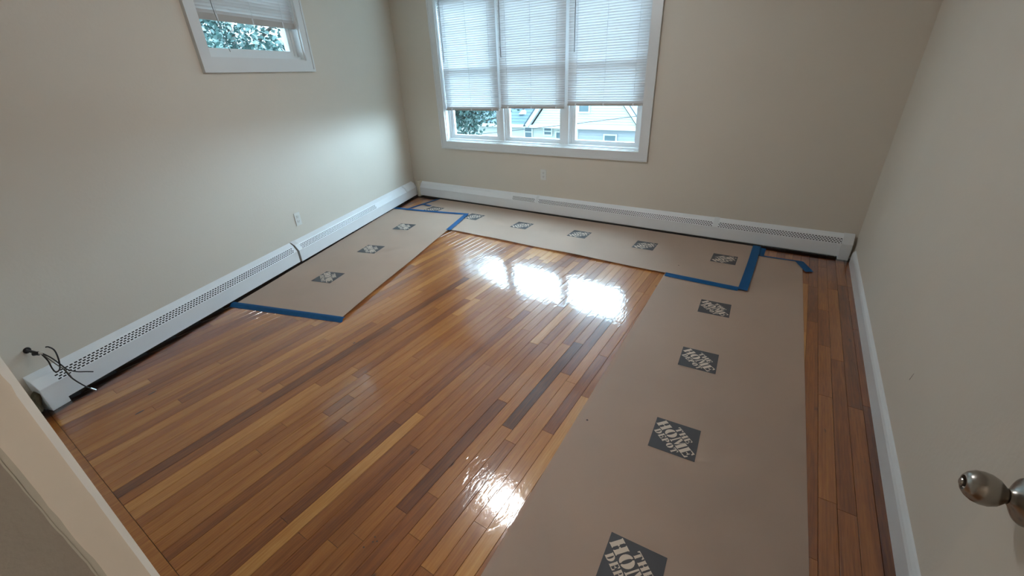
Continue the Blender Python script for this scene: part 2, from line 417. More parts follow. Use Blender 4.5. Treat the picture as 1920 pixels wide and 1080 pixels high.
# filled nail holes and small gouges
M_mark = mat('dark_filler', (.035, .015, .008), .5)
for mx_, my_, ra, rb in ((-.964, .486, .003, .003), (-.956, .470, .003, .003), (-.945, .479, .003, .003), (-.969, .440, .0035, .003), (-2.631, .393, .005, .020), (-2.51, .297, .006, .022), (-2.053, 1.264, .005, .010)):
    bm = bmesh.new(); vs = [bm.verts.new((mx_+ra*math.cos(a*math.pi/5), my_+rb*math.sin(a*math.pi/5), .0002)) for a in range(10)]; bm.faces.new(vs)
    build('nail_hole', bm, M_mark, fl)
# ------------------------------------------------------------------ baseboard on the right wall
prof = [(0, 0), (.017, 0), (.017, .085), (.013, .098), (.006, .108), (0, .112)]
bm = bmesh.new(); n = len(prof)
def sweep_y(bm, prof, x_of, y0, y1):
    A = [bm.verts.new((x_of(p[0]), y0, p[1])) for p in prof]; B = [bm.verts.new((x_of(p[0]), y1, p[1])) for p in prof]
    for i in range(len(prof)): bm.faces.new((A[i], A[(i+1) % len(prof)], B[(i+1) % len(prof)], B[i]))
    bm.faces.new(A[::-1]); bm.faces.new(B)
sweep_y(bm, prof, lambda d: XR-d, .005, 4.03)
o = build('baseboard_right', bm, M_trim); tag(o, kind='structure')

# ------------------------------------------------------------------ windows
def casing(parent, w, mtx, wd=.082, th=.018):
    """mitred flat casing with a raised back band"""
    x0, x1, z0, z1 = w
    def ring(a, b, t0, t1, nm):
        bm = bmesh.new()
        O = [(x0-b, z0-b), (x1+b, z0-b), (x1+b, z1+b), (x0-b, z1+b)]; I = [(x0-a, z0-a), (x1+a, z0-a), (x1+a, z1+a), (x0-a, z1+a)]
        v = {}
        for nmk, P in (('o', O), ('i', I)):
            for d in (t0, t1):
                v[nmk, d] = [bm.verts.new(mtx @ Vector((p[0], d, p[1]))) for p in P]
        for i in range(4):
            j = (i+1) % 4
            bm.faces.new((v['o', t1][i], v['o', t1][j], v['i', t1][j], v['i', t1][i]))
            bm.faces.new((v['o', t0][i], v['o', t0][j], v['o', t1][j], v['o', t1][i]))
            bm.faces.new((v['i', t0][i], v['i', t0][j], v['i', t1][j], v['i', t1][i]))
            bm.faces.new((v['o', t0][i], v['o', t0][j], v['i', t0][j], v['i', t0][i]))
        return build(nm, bm, M_trim, parent)
    ring(-.004, wd, 0, th, 'casing'); ring(wd-.016, wd+.003, 0, th+.006, 'back_band')
def frame_box(parent, x0, x1, z0, z1, y0, y1, wd, mtx, name, m=M_vinyl, wb=None):
    bm = bmesh.new(); wb = wb or wd
    box(bm, x0, x0+wd, y0, y1, z0, z1, mtx); box(bm, x1-wd, x1, y0, y1, z0, z1, mtx)
    box(bm, x0+wd, x1-wd, y0, y1, z0, z0+wb, mtx); box(bm, x0+wd, x1-wd, y0, y1, z1-wd, z1, mtx)
    return build(name, bm, m, parent)
def window_unit(parent, x0, x1, z0, z1, mtx, lining=.09):
    """one vinyl double-hung sash pair between x0,x1"""
    frame_box(parent, x0, x1, z0, z1, -.150, -.062, .026, mtx, 'sash_frame')
    zm = (z0+z1)/2+.02
    lo = frame_box(parent, x0+.028, x1-.028, z0+.022, zm+.02, -.100, -.070, .040, mtx, 'lower_sash')
    up = frame_box(parent, x0+.028, x1-.028, zm-.02, z1-.026, -.135, -.105, .036, mtx, 'upper_sash')
    build('pane', bx(x0+.062, x1-.062, -.087, -.083, z0+.058, zm-.016, mtx), M_glass, lo)
    build('pane', bx(x0+.060, x1-.060, -.122, -.118, zm+.014, z1-.058, mtx), M_glass, up)
def window(name, w, mtx, splits):
    x0, x1, z0, z1 = w
    e = frame_box(None, x0, x1, z0, z1, -.155, .0, .012, mtx, name, M_trim)
    tag(e, kind='structure')
    casing(e, w, mtx)
    xs = [x0+.012]+splits+[x1-.012]
    for i, (a, b) in enumerate(zip(xs, xs[1:])):
        g = .022
        window_unit(e, a+(g if i else 0), b-(g if i < len(xs)-2 else 0), z0+.012, z1-.012, mtx)
    for s in splits:
        build('mullion', bx(s-.0235, s+.0235, -.150, -.045, z0+.012, z1-.012, mtx), M_vinyl, e, bevel=.002)
    # inner stool lip
    build('sill_lip', bx(x0+.012, x1-.012, -.062, -.030, z0+.012, z0+.030, mtx), M_vinyl, e)
    return e
window('window_1', W1, BM, [XR+2.052, XR+2.862])
window('window_2', W2, LM, [])

# ------------------------------------------------------------------ blinds
def blind(loc_x0, loc_x1, zb, zt, mtx, label, y=-.028, tilt=62, wand_x=None, wand_len=.5, ladders=(.12, .5, .88), pitch=.0213, group='raised white mini blinds of the triple window', railh=.020, raild=.024, cord=None):
    xc = (loc_x0+loc_x1)/2; base = mtx @ Vector((xc, y, zb)); ang = math.atan2(mtx[1][0], mtx[0][0])
    root = empty('mini_blind', base, ang, label=label, cat='blind', group=group)
    W = loc_x1-loc_x0; hh = zt-zb
    build('bottom_rail', bx(-W/2, W/2, -raild/2, raild/2, 0, railh), M_brail, root, bevel=.003)
    build('head_rail', bx(-W/2, W/2, -.013, .013, hh-.025, hh), M_slat, root, bevel=.002)
    bm = bmesh.new(); n = 5; wd = .0250; up = []; 
    for i in range(n+1):
        t = i/n-.5; crown = .0022*(1-4*t*t)
        up.append((bm.verts.new((-W/2, t*wd, crown)), bm.verts.new((W/2, t*wd, crown))))
    for a, b in zip(up, up[1:]): bm.faces.new((a[0], a[1], b[1], b[0]))
    me = bpy.data.meshes.new('slat'); bm.to_mesh(me); bm.free(); me.materials.append(M_slat)
    for p in me.polygons: p.use_smooth = True
    z = railh+.009; k = 0
    while z < hh-.030:
        o = bpy.data.objects.new('slat', me); C.objects.link(o); o.parent = root
        o.location = (0, 0, z); o.rotation_euler = (math.radians(tilt+random.uniform(-1.2, 1.2)), 0, random.uniform(-.0008, .0008))
        z += pitch; k += 1
    for f in ladders:
        bm = bmesh.new(); x = -W/2+W*f
        box(bm, x-.0012, x+.0012, -.0135, -.0125, 0, hh-.02); box(bm, x-.0012, x+.0012, .0125, .0135, 0, hh-.02)
        build('ladder_cord', bm, M_slat, root)
        build('rail_clip', bx(x-.007, x+.007, -raild/2-.001, raild/2+.001, -.0015, railh+.001), M_vinyl, root)
    if wand_x is not None:
        bm = bmesh.new(); tube(bm, [(wand_x, .022, hh-.02), (wand_x, .024, hh-.02-wand_len)], .0032, 6, False)
        build('tilt_wand', bm, M_wand, root)
    if cord is not None:
        bm = bmesh.new(); tube(bm, cord, .0022, 6); build('pull_cord', bm, M_wand, root)
    return root
# local x of BM = XR - world x ; local y of a blind (into room) follows mtx y axis
def bX(x): return XR-x
ZT = W1[3]-.014
blind(bX(-2.878), bX(-3.648), 1.095, ZT, BM, 'left mini blind, in front of the dark tree', tilt=62, wand_x=.335, wand_len=.60)
blind(bX(-2.070), bX(-2.848), 1.120, ZT, BM, 'middle mini blind, hanging between the two mullions', tilt=67, wand_x=.352, wand_len=.59)
blind(bX(-1.268), bX(-2.036), 1.150, ZT, BM, 'right mini blind, raised a little higher than the other two', tilt=67, wand_x=.315, wand_len=.585)
blind(1.645, 2.592, 1.868, W2[3]-.014, LM, 'wide mini blind half raised in the small side window', tilt=-62, railh=.042, raild=.016, ladders=(.18, .52, .86),
      group='raised mini blind of the small window', cord=[(-.335, -.022, .38), (-.334, -.024, .10), (-.325, -.026, 0), (-.31, -.022, -.10), (-.29, -.020, -.19)])
bpy.data.objects['mini_blind.003'].pop('group', None) if 'mini_blind.003' in bpy.data.objects else None

# ------------------------------------------------------------------ baseboard heaters
def perforated(bm, x0, x1, P0, P1, rows=4, pitch=.0215, slot=.0138, margin=.08):
    """sloping plate from P0=(d,z) to P1, with `rows` staggered rows of real slots"""
    P0 = Vector(P0); P1 = Vector(P1)
    def v(x, t): p = P0.lerp(P1, t); return bm.verts.new((x, p[0], p[1]))
    def quad(xa, xb, ta, tb): bm.faces.new((v(xa, ta), v(xb, ta), v(xb, tb), v(xa, tb)))
    band = (1-2*margin)/rows; h = band*.56
    quad(x0, x1, 0, margin)
    for r in range(rows):
        ta = margin+r*band; tb = ta+h
        off = (r % 2)*pitch*.5+pitch*.3
        x = x0
        s = x0+off+.02
        while s+slot < x1-.02:
            quad(x, s, ta, tb); x = s+slot; s += pitch
        quad(x, x1, ta, tb); quad(x0, x1, tb, ta+band)
    quad(x0, x1, 1-margin, 1)
def heater_section(root, x0, x1, dx=0, grille_len=None, plain_from=None):
    D = .062+dx
    bm = bmesh.new()   # folded front panel
    extrude_profile(bm, [(D, .026), (D, .128), (D-.002, .128), (D-.002, .029), (D-.020, .029), (D-.020, .026)], x0, x1)
    build('front_panel', bm, M_heater, root)
    bm = bmesh.new(); gx1 = plain_from if plain_from else x1
    perforated(bm, x0, gx1, (D, .129), (D-.030, .176))
    if gx1 < x1:
        vs = [bm.verts.new(c) for c in ((gx1, D, .129), (x1, D, .129), (x1, D-.030, .176), (gx1, D-.030, .176))]; bm.faces.new(vs)
    g = build('perforated_grille', bm, M_heater, root)
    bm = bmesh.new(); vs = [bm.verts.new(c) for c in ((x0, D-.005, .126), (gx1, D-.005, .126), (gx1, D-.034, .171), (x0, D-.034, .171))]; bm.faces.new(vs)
    build('grille_shade', bm, M_dark, root)  # dark sheet added behind the slots, standing in for the shade inside
    bm = bmesh.new(); extrude_profile(bm, [(0, .198), (D-.029, .175), (D-.030, .178), (0, .202)], x0, x1)
    build('top_panel', bm, M_heater, root)
    bm = bmesh.new(); box(bm, x0+.005, x1-.005, .012, D-.014, .050, .105)
    build('heating_element', bm, M_fin, root)
    build('back_plate', bx(x0, x1, .0005, .0025, .02, .198), M_dark, root)
def clip_cover(root, x, D, name='joint_cover', w=.035, m=M_trim, low=.130):
    bm = bmesh.new()
    extrude_profile(bm, [(D+.004, low), (D+.004, .131), (D-.028, .180), (0, .206), (0, .203), (D-.030, .177), (D+.001, .129), (D+.001, low)], x-w/2, x+w/2)
    return build(name, bm, m, root)
R1 = empty('baseboard_heater', lpt(0, 0, 0), 0, label='long slotted white heater along the left wall, from the loose cables to the split', cat='heater')
R1.matrix_world = LM
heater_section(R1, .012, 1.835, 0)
bm = bmesh.new()      # near end cap, wider and reaching the floor
extrude_profile(bm, [(0, 0), (.068, 0), (.068, .132), (.036, .181), (0, .205)], -.050, .030)
ec = build('end_cap', bm, M_heater, R1, bevel=.0015)
bm = bmesh.new(); tube(bm, [(-.088, .030, .02), (-.075, .03, .06), (-.055, .032, .10), (-.045, .034, .11)], .021, 10)
build('dirty_gap_filler', bm, M_dirt, R1)  # tube added to fill the dark, dirty gap beside the end cap
R2 = empty('baseboard_heater', (0, 0, 0), 0, label='second slotted white heater on the left wall, from the split to the corner', cat='heater')
R2.matrix_world = LM
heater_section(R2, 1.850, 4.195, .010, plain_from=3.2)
clip_cover(R2, 1.868, .072, 'joint_cover', .05)
bm = bmesh.new(); extrude_profile(bm, [(.004, .196), (.072, .13), (.072, .026), (.060, .026), (.004, .03)], 1.8485, 1.8515); build('open_end', bm, M_trim, R2)
clip_cover(R2, 3.92, .072, 'joint_cover', .03, M_trim)
R3 = empty('baseboard_heater', (0, 0, 0), 0, label='slotted white heater running under the triple window, corner to corner', cat='heater')
R3.matrix_world = BM
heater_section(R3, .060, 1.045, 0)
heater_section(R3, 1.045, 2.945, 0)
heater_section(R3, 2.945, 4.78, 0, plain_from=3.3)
clip_cover(R3, 1.045, .062, 'joint_cover', .045); clip_cover(R3, 2.945, .062, 'joint_cover', .03)
bm = bmesh.new(); extrude_profile(bm, [(0, .0), (.075, .0), (.075, .134), (.040, .186), (0, .208)], .022, .095)
build('end_cap', bm, M_trim, R3, bevel=.002)
# corner filler
bm = bmesh.new(); box(bm, 4.772, 4.815, .0, .082, .006, .215)
build('corner_cover', bm, M_cream, R3, bevel=.004)

# ------------------------------------------------------------------ floor paper
def stencil():
    """polygons of each letter in a unit box; heavy stencil letterforms"""
    def arc(cx, cy, rx, ry, a0, a1, n=10): return [(cx+rx*math.cos(math.radians(a0+(a1-a0)*i/n)), cy+ry*math.sin(math.radians(a0+(a1-a0)*i/n))) for i in range(n+1)]
    R = lambda a, b, c, d: [(a, c), (b, c), (b, d), (a, d)]
    def half(cx, cy, rx, ry, ix, iy, a0, a1): return arc(cx, cy, rx, ry, a0, a1)+arc(cx, cy, ix, iy, a1, a0)
    L = {}
    L['H'] = [R(0, .42, 0, .07), R(.04, .38, .07, .93), R(0, .42, .93, 1), R(.58, 1, 0, .07), R(.62, .96, .07, .93), R(.58, 1, .93, 1), R(.38, .47, .44, .56), R(.53, .62, .44, .56)]
    L['O'] = [half(.47, .5, .47, .5, .10, .38, 95, 265), half(.53, .5, .47, .5, .10, .38, -85, 85)]
    L['M'] = [R(0, .24, 0, .07), R(.06, .17, .07, 1), R(.66, 1, 0, .07), R(.69, .97, .07, 1), [(.20, 1), (.40, 1), (.60, .30), (.50, .02)], [(.53, .14), (.62, .38), (.66, .60), (.66, 1), (.63, .80)]]
    L['E'] = [R(0, .46, 0, .07), R(.05, .42, .07, .93), R(0, .46, .93, 1), [(.50, 0), (.96, 0), (1, .32), (.90, .32), (.78, .09), (.50, .09)], [(.50, 1), (.96, 1), (.98, .70), (.88, .70), (.78, .91), (.50, .91)], [(.48, .45), (.70, .45), (.74, .34), (.80, .34), (.80, .66), (.74, .66), (.70, .55), (.48, .55)]]
    L['T'] = [R(.30, .70, 0, .07), R(.34, .66, .07, .86), [(0, 1), (1, 1), (1, .68), (.92, .68), (.80, .90), (.20, .90), (.08, .68), (0, .68)]]
    L['D'] = [R(0, .44, 0, .07), R(.05, .40, .07, .93), R(0, .44, .93, 1), half(.46, .5, .52, .5, .18, .40, -90, 90)]
    L['P'] = [R(0, .48, 0, .07), R(.05, .42, .07, .93), R(0, .48, .93, 1), half(.48, .71, .50, .29, .16, .18, -90, 90)]
    return L
LET = stencil()
def word(txt, s0, s1, t0, t1, widths):
    """letters laid along the diagonal; s along reading direction, t across (t1 is the letters' top)"""
    tot = sum(widths); x = s0; out = []; gap = .020
    for ch, wv in zip(txt, widths):
        w_ = (s1-s0)*wv/tot
        for poly in LET[ch]: out.append([(x+gap/2+p[0]*(w_-gap), t0+p[1]*(t1-t0)) for p in poly])
        x += w_
    return out
WORDS = word('HOME', .155, 1.262, -.135, .135, (1.0, 1.0, 1.15, .95)) + word('THE', .45, .950, .158, .312, (1, 1.05, .9)) + word('DEPOT', .335, 1.085, -.318, -.158, (1, .9, .9, 1, .95))
def paper_h(x, y, k):
    h = .0035+.0022*noise.noise(Vector((x*1.9, y*1.9, k)))+.0011*noise.noise(Vector((x*5.5, y*5.5, k+9)))
    return max(.0012, h)
def sheet(name, corners, k, lift, label, logos, rot, zadd=0.0, edge_fn=None):
    """corners: a,b,c,d floor points (a->b first side, d->c opposite)"""
    a, b, c, d = [Vector((p[0], p[1], 0)) for p in corners]
    nu = max(8, int((b-a).length/.04)); nv = max(8, int((d-a).length/.04))
    def hz(x, y, u, v):
        return paper_h(x, y, k)+zadd+lift(u, v)
    def P(u, v):
        p = (a.lerp(b, u)).lerp(d.lerp(c, u), v)
        if edge_fn: p = p+edge_fn(u, v)
        return p
    bm = bmesh.new(); g = [[None]*(nv+1) for _ in range(nu+1)]
    for i in range(nu+1):
        for j in range(nv+1):
            u, v = i/nu, j/nv; p = P(u, v); g[i][j] = bm.verts.new((p.x, p.y, hz(p.x, p.y, u, v)))
    for i in range(nu):
        for j in range(nv): bm.faces.new((g[i][j], g[i+1][j], g[i+1][j+1], g[i][j+1]))
    ret = bmesh.ops.solidify(bm, geom=list(bm.faces), thickness=.0006)
    o = build(name, bm, M_paper, None, smooth=True); tag(o, label, 'floor paper', 'strips of brown builder\'s paper taped over the floor')
    o.pop('group')
    # printed squares follow the paper's surface
    ab = b-a; ad = d-a
    def zat(x, y):
        # invert the (nearly affine) patch
        q = Vector((x, y, 0))-a; det = ab.x*ad.y-ab.y*ad.x
        u = (q.x*ad.y-q.y*ad.x)/det; v = (ab.x*q.y-ab.y*q.x)/det
        return hz(x, y, u, v)
    for cx, cy, r in logos:
        ex = Vector((math.cos(r), math.sin(r), 0)); ey = Vector((math.sin(r), -math.cos(r), 0)); sz = .19
        org = Vector((cx, cy, 0))-ex*sz/2-ey*sz/2
        def at(u, v, up):
            p = org+ex*u*sz+ey*v*sz; return (p.x, p.y, zat(p.x, p.y)+up)
        bm = bmesh.new(); n = 10
        G = [[bm.verts.new(at(i/n, j/n, .0009)) for j in range(n+1)] for i in range(n+1)]
        for i in range(n):
            for j in range(n): bm.faces.new((G[i][j], G[i+1][j], G[i+1][j+1], G[i][j+1]))
        lo = build('printed_logo', bm, M_ink, o)
        bm = bmesh.new(); q2 = math.sqrt(2)
        for poly in WORDS:
            vs = []
            for s, t in poly:
                u = (s+t)/q2; v = (s-t)/q2
                vs.append(bm.verts.new(at(min(1, max(0, u)), min(1, max(0, v)), .0016)))
            try: bm.faces.new(vs)
            except Exception: pass
        bmesh.ops.triangulate(bm, faces=list(bm.faces))
        # keep all lettering facing up
        me = bpy.data.meshes.new('lettering'); bm.to_mesh(me); bm.free(); me.materials.append(M_letter)
        q = bpy.data.objects.new('lettering', me); C.objects.link(q); q.parent = lo; tag(q, label='unprinted stencil letters spelling three words')
    return o
R2d = math.radians
edge = lambda u, v: 0
right_paper = sheet('floor_paper', [(-.545, .18), (.362, .18), (.250, 3.875), (-.680, 3.860)], 1.3, lambda u, v: .002*max(0, 1-u/.04), 'widest brown paper strip, running from the doorway to the window wall along the right',
      [(-.150, .850, R2d(3.2)), (-.168, 1.486, R2d(3.5)), (-.196, 2.123, R2d(4)), (-.222, 2.767, R2d(3.5))], 0)
def lift_b(u, v):
    wv = .5+.5*noise.noise(Vector((u*7, 2, 0)))
    return .010*max(0, 1-v/.10)**1.5*(.35+wv)*min(1, max(0, (u-.26)/.04))+.003*max(0, 1-(1-v)/.1)
back_paper = sheet('floor_paper', [(-3.93, 3.20), (-.118, 3.142), (-.112, 4.075), (-3.83, 4.085)], 4.1, lift_b, 'brown paper strip under the triple window, parallel to the heater',
      [(-.300, 3.661, R2d(91.0)), (-.967, 3.664, R2d(91)), (-1.627, 3.672, R2d(91)), (-2.286, 3.650, R2d(91)), (-2.945, 3.662, R2d(91)), (-3.590, 3.690, R2d(91))], 90, zadd=.0035)
left_paper = sheet('floor_paper', [(-3.262, 1.155), (-2.365, 1.418), (-3.060, 3.668), (-4.060, 3.478)], 8.8, lambda u, v: .0065*max(0, 1-(1-u)/.06)*(.4+.6*abs(math.sin(v*7))), 'brown paper strip beside the left wall heater, blue tape across both ends',
      [(-3.030, 1.783, R2d(15)), (-3.212, 2.390, R2d(16)), (-3.412, 3.022, R2d(16.5))], 16, zadd=.0092)

# ------------------------------------------------------------------ blue tape
def tape(pts, width, z, label, sag=.0, ragged=.004):
    """ribbon along pts (x, y); width in metres"""
    P = smooth_pts([(p[0], p[1], 0) for p in pts], 10) if len(pts) > 2 else [Vector((pts[0][0], pts[0][1], 0)).lerp(Vector((pts[1][0], pts[1][1], 0)), i/16) for i in range(17)]
    bm = bmesh.new(); rows = []
    for i, p in enumerate(P):
        t = (P[min(i+1, len(P)-1)]-P[max(i-1, 0)]).normalized(); nn = Vector((-t.y, t.x, 0))
        row = []
        for k in range(5):
            f = k/4-.5; q = p+nn*width*f
            if i in (0, len(P)-1): q = q+t*random.uniform(-ragged, ragged)
            row.append(bm.verts.new((q.x, q.y, (z(f, i/(len(P)-1)) if callable(z) else z)+.0006*noise.noise(q*30))))
        rows.append(row)
    for a, b in zip(rows, rows[1:]):
        for k in range(4): bm.faces.new((a[k], a[k+1], b[k+1], b[k]))
    bmesh.ops.solidify(bm, geom=list(bm.faces), thickness=.00035)
    o = build('tape_strip', bm, M_tape, None, smooth=True); tag(o, label, 'tape'); return o
step = lambda hi, lo: (lambda f, s: hi if f > .1 else (lo if f < -.2 else lo+(hi-lo)*(f+.2)/.3))
tape([(-3.285, 1.128), (-2.340, 1.402)], .050, step(.0172, .0022), 'long blue tape across the doorway end of the left paper strip')
tape([(-4.070, 3.492), (-3.62, 3.565), (-3.045, 3.690)], .050, .0180, 'long blue tape across the window end of the left paper strip')
tape([(-3.062, 3.675), (-2.895, 3.150)], .055, .0185, 'short blue tape along the left strip where it overlaps the window strip')
tape([(-3.905, 3.52), (-3.865, 4.09)], .065, step(.0018, .0125), 'blue tape along the far left end of the window paper strip, by the corner')
tape([(-3.88, 3.79), (-3.71, 3.77)], .035, .0135, 'small blue tape scrap touching the leftmost printed square')
tape([(-.645, 3.128), (-.125, 3.120)], .042, step(.0195, .0068), 'blue tape holding the window strip edge onto the right strip')
tape([(-.097, 3.115), (-.094, 3.6), (-.097, 4.082)], .062, .0150, 'wide blue tape across the right end of the window strip')
tape([(-.050, 3.905), (-.048, 4.080)], .05, .0024, 'short dark blue tape stub on bare boards near the right end of the window strip')
tape([(-.060, 3.874), (.09, 3.875), (.245, 3.884)], .022, .0078, 'thin blue tape along the far end of the right strip')
tape([(.226, 3.885), (.300, 3.690)], .060, .0085, 'folded blue tape patch on the far right corner of the right strip')

# ------------------------------------------------------------------ outlets
def outlet(mtx, x, z, label):
    e = empty('wall_outlet', (0, 0, 0), 0, label=label, cat='outlet'); e.matrix_world = mtx @ Matrix.Translation((x, 0, z))
    build('cover_plate', bx(-.036, .036, .0, .006, -.058, .058), M_plate, e, bevel=.002)
    for s in (-1, 1):
        r = build('receptacle', bx(-.016, .016, .004, .0085, s*.0205-.0135, s*.0205+.0135), M_plate, e, bevel=.002)
        bm = bmesh.new(); z0 = s*.0205
        box(bm, -.0085, -.006, .0083, .0089, z0-.002, z0+.007); box(bm, .006, .0085, .0083, .0089, z0-.002, z0+.006); box(bm, -.0025, .0025, .0083, .0089, z0-.0105, z0-.006)
        build('socket_slots', bm, M_slot, r)
    bm = bmesh.new(); bmesh.ops.create_circle(bm, segments=12, radius=.003, cap_ends=True, matrix=Matrix.Translation((0, .0065, 0)) @ Matrix.Rotation(math.pi/2, 4, 'X'))
    build('screw', bm, M_crimp, e)
    return e
outlet(LM, 2.008, .368, 'white duplex outlet on the left wall above the heater split')
outlet(BM, XR+2.302, .442, 'white duplex outlet centred under the triple window')

# ------------------------------------------------------------------ loose cables by the near left corner
cb = empty('loose_cables', tuple(lpt(.023, 0, .32)), 0, label='bundle of loose black cables poking out of a hole in the left wall', cat='cables')
def cpart(name, pts, r, m):
    bm = bmesh.new(); tube(bm, [Vector(p)-cb.location for p in pts], r, 8); return build(name, bm, m, cb, smooth=True)
bm = bmesh.new()
bmesh.ops.create_cone(bm, segments=20, radius1=.016, radius2=.012, depth=.006, cap_ends=True, matrix=Matrix.Translation(LN*.003) @ LN.to_track_quat('Z', 'Y').to_matrix().to_4x4())
build('wall_hole', bm, M_dark, cb)
cpart('cable', [(-3.004, .108, .326), (-2.995, .122, .312), (-2.981, .130, .307), (-2.972, .138, .300)], .0065, M_cable)
cpart('splitter', [(-2.990, .122, .300), (-2.978, .134, .300), (-2.972, .140, .297)], .0105, M_cable)
cpart('connector', [(-2.972, .139, .302), (-2.962, .150, .296)], .0070, M_clip)
cpart('cable', [(-2.966, .145, .292), (-2.960, .150, .250), (-2.952, .147, .210), (-2.946, .150, .186), (-2.945, .168, .192), (-2.950, .184, .240), (-2.958, .190, .290), (-2.968, .180, .314), (-2.973, .170, .318)], .0033, M_cable)
cpart('cable', [(-2.965, .146, .300), (-2.955, .165, .262), (-2.945, .180, .212), (-2.936, .190, .178), (-2.927, .215, .150), (-2.926, .245, .130), (-2.927, .268, .113)], .0030, M_cable)
cpart('grey_cable', [(-2.966, .146, .296), (-2.957, .158, .252), (-2.948, .170, .212), (-2.940, .180, .186), (-2.934, .186, .150), (-2.931, .187, .125)], .0026, M_cableg)
cpart('cable', [(-2.940, .180, .186), (-2.931, .187, .124), (-2.919, .211, .058), (-2.916, .226, .032)], .0032, M_cable)
cpart('crimp_end', [(-2.917, .224, .036), (-2.914, .238, .014)], .0046, M_crimp)

bm = bmesh.new(); vs = [bm.verts.new((XR-.0004, y_, z_)) for y_, z_ in ((1.916, .363), (1.920, .360), (1.933, .322), (1.929, .320))]; bm.faces.new(vs)
build('scuff', bm, M_mark, bpy.data.objects['wall_right'])
for px_, py_, sh_, zz_ in ((-.594, 3.346, back_paper, .0115), (-.540, 1.387, right_paper, .0085)):
    bm = bmesh.new(); bmesh.ops.create_circle(bm, segments=8, radius=.005, cap_ends=True, matrix=Matrix.Translation((px_, py_, zz_)))
    build('speck', bm, M_mark, sh_)

# ------------------------------------------------------------------ open door with knob
door = build('door_1', bx(.380, .415, .012, .768, .012, 2.035), M_door, bevel=.002); tag(door, kind='structure')
kn = empty('door_knob', (.380, .700, .900), 0)
kn.parent = door; kn.rotation_euler = (0, -math.pi/2, 0)
rose = build('rose', lathe([(0, 0), (.034, 0), (.034, .003), (.031, .007), (.024, .011), (.017, .014), (.0125, .018), (.011, .020), (0, .020)]), M_nickel, kn, smooth=True)
DK = .010
knb = build('knob', lathe([(r_, h_-DK) for r_, h_ in [(0, .024), (.0095, .024), (.0095, .030), (.0125, .033), (.0195, .040), (.0232, .048), (.0240, .056), (.0225, .064), (.0180, .071), (.0125, .0755), (.0105, .0755), (.0098, .0725), (0, .0725)]]), M_nickel, kn, smooth=True)
build('turn_button', lathe([(r_, h_-DK) for r_, h_ in [(0, .072), (.0062, .072), (.0062, .0775), (.0048, .0790), (0, .0790)]], 16), M_nickel, kn, smooth=True)
kn.name = 'door_handle'
# latch face on the door's free edge
build('latch_plate', bx(.386, .409, .7675, .7692, .872, .928), M_nickel, door)

# ------------------------------------------------------------------ ceiling lamp (seen only as its reflection in the varnish)
cl = empty('ceiling_lamp', (-1.70, 2.20, ZC), 0, label='round flush ceiling lamp seen only as a bright patch mirrored in the varnish', cat='lamp')
build('lamp_base', lathe([(0, 0), (.16, 0), (.16, -.020), (.145, -.026), (0, -.026)]), M_trim, cl, smooth=True)
build('lamp_shade', lathe([(.135, -.024), (.130, -.055), (.110, -.080), (.070, -.098), (0, -.105)]), M_lampg, cl, smooth=True)

hl = empty('ceiling_lamp', (.75, -.95, ZC), 0, label='added unseen hall lamp that brightens the doorway jamb', cat='lamp')  # unseen lamp added to brighten the jamb and the doorway side
build('lamp_base', lathe([(0, 0), (.11, 0), (.11, -.03), (0, -.03)]), M_trim, hl, smooth=True)  # base of the added unseen hall lamp
build('lamp_shade', lathe([(.06, -.03), (.12, -.07), (.15, -.14), (.13, -.21), (.08, -.25), (0, -.27)]), M_lamph, hl, smooth=True)  # globe of the added unseen hall lamp

# ------------------------------------------------------------------ outside
g = build('ground', bx(-80, 60, YB+3, 120, -3.6, -3.3), M_grass); tag(g, kind='structure')
bm = bmesh.new(); box(bm, -80, -6.5, -30, YB+3, -3.6, -3.3); g2 = build('ground', bm, M_grass); tag(g2, kind='structure')
HZ = -.93
house = empty('neighbour_house', (-9, 20, -3.3), 0, label='pale clapboard house with a front gable seen under the blinds', cat='house')
def hpart(name, bm, m, par=house):
    bmesh.ops.translate(bm, verts=bm.verts, vec=-Vector((-9, 20, -3.3))); return build(name, bm, m, par)
# main body with ridge along x
hpart('body', bx(-20, 3, 20.35, 28.5, -3.3, HZ-.02), M_siding)
def roof_plane(x0, x1, m, nm):
    bm = bmesh.new(); y0, z0, y1, z1 = 20.05, HZ-.06, 24.6, 2.1; n = 22
    for i in range(n):   # lapped shingle courses
        a, b = i/n, (i+1.12)/n
        ya, yb = y0+(y1-y0)*a, y0+(y1-y0)*b; za, zb = z0+(z1-z0)*a, z0+(z1-z0)*b
        vs = [bm.verts.new(c) for c in ((x0, ya, za+.012), (x1, ya, za+.012), (x1, yb, zb), (x0, yb, zb), (x0, ya, za), (x1, ya, za))]
        bm.faces.new(vs[:4]); bm.faces.new((vs[4], vs[5], vs[1], vs[0]))
    vs = [bm.verts.new(c) for c in ((x0, y1, z1), (x1, y1, z1), (x1, 29, HZ), (x0, 29, HZ))]; bm.faces.new(vs)
    return hpart(nm, bm, m)
roof_plane(-20, -9.0, M_shingle, 'roof'); roof_plane(-9.0, 3, M_shingle2, 'roof')
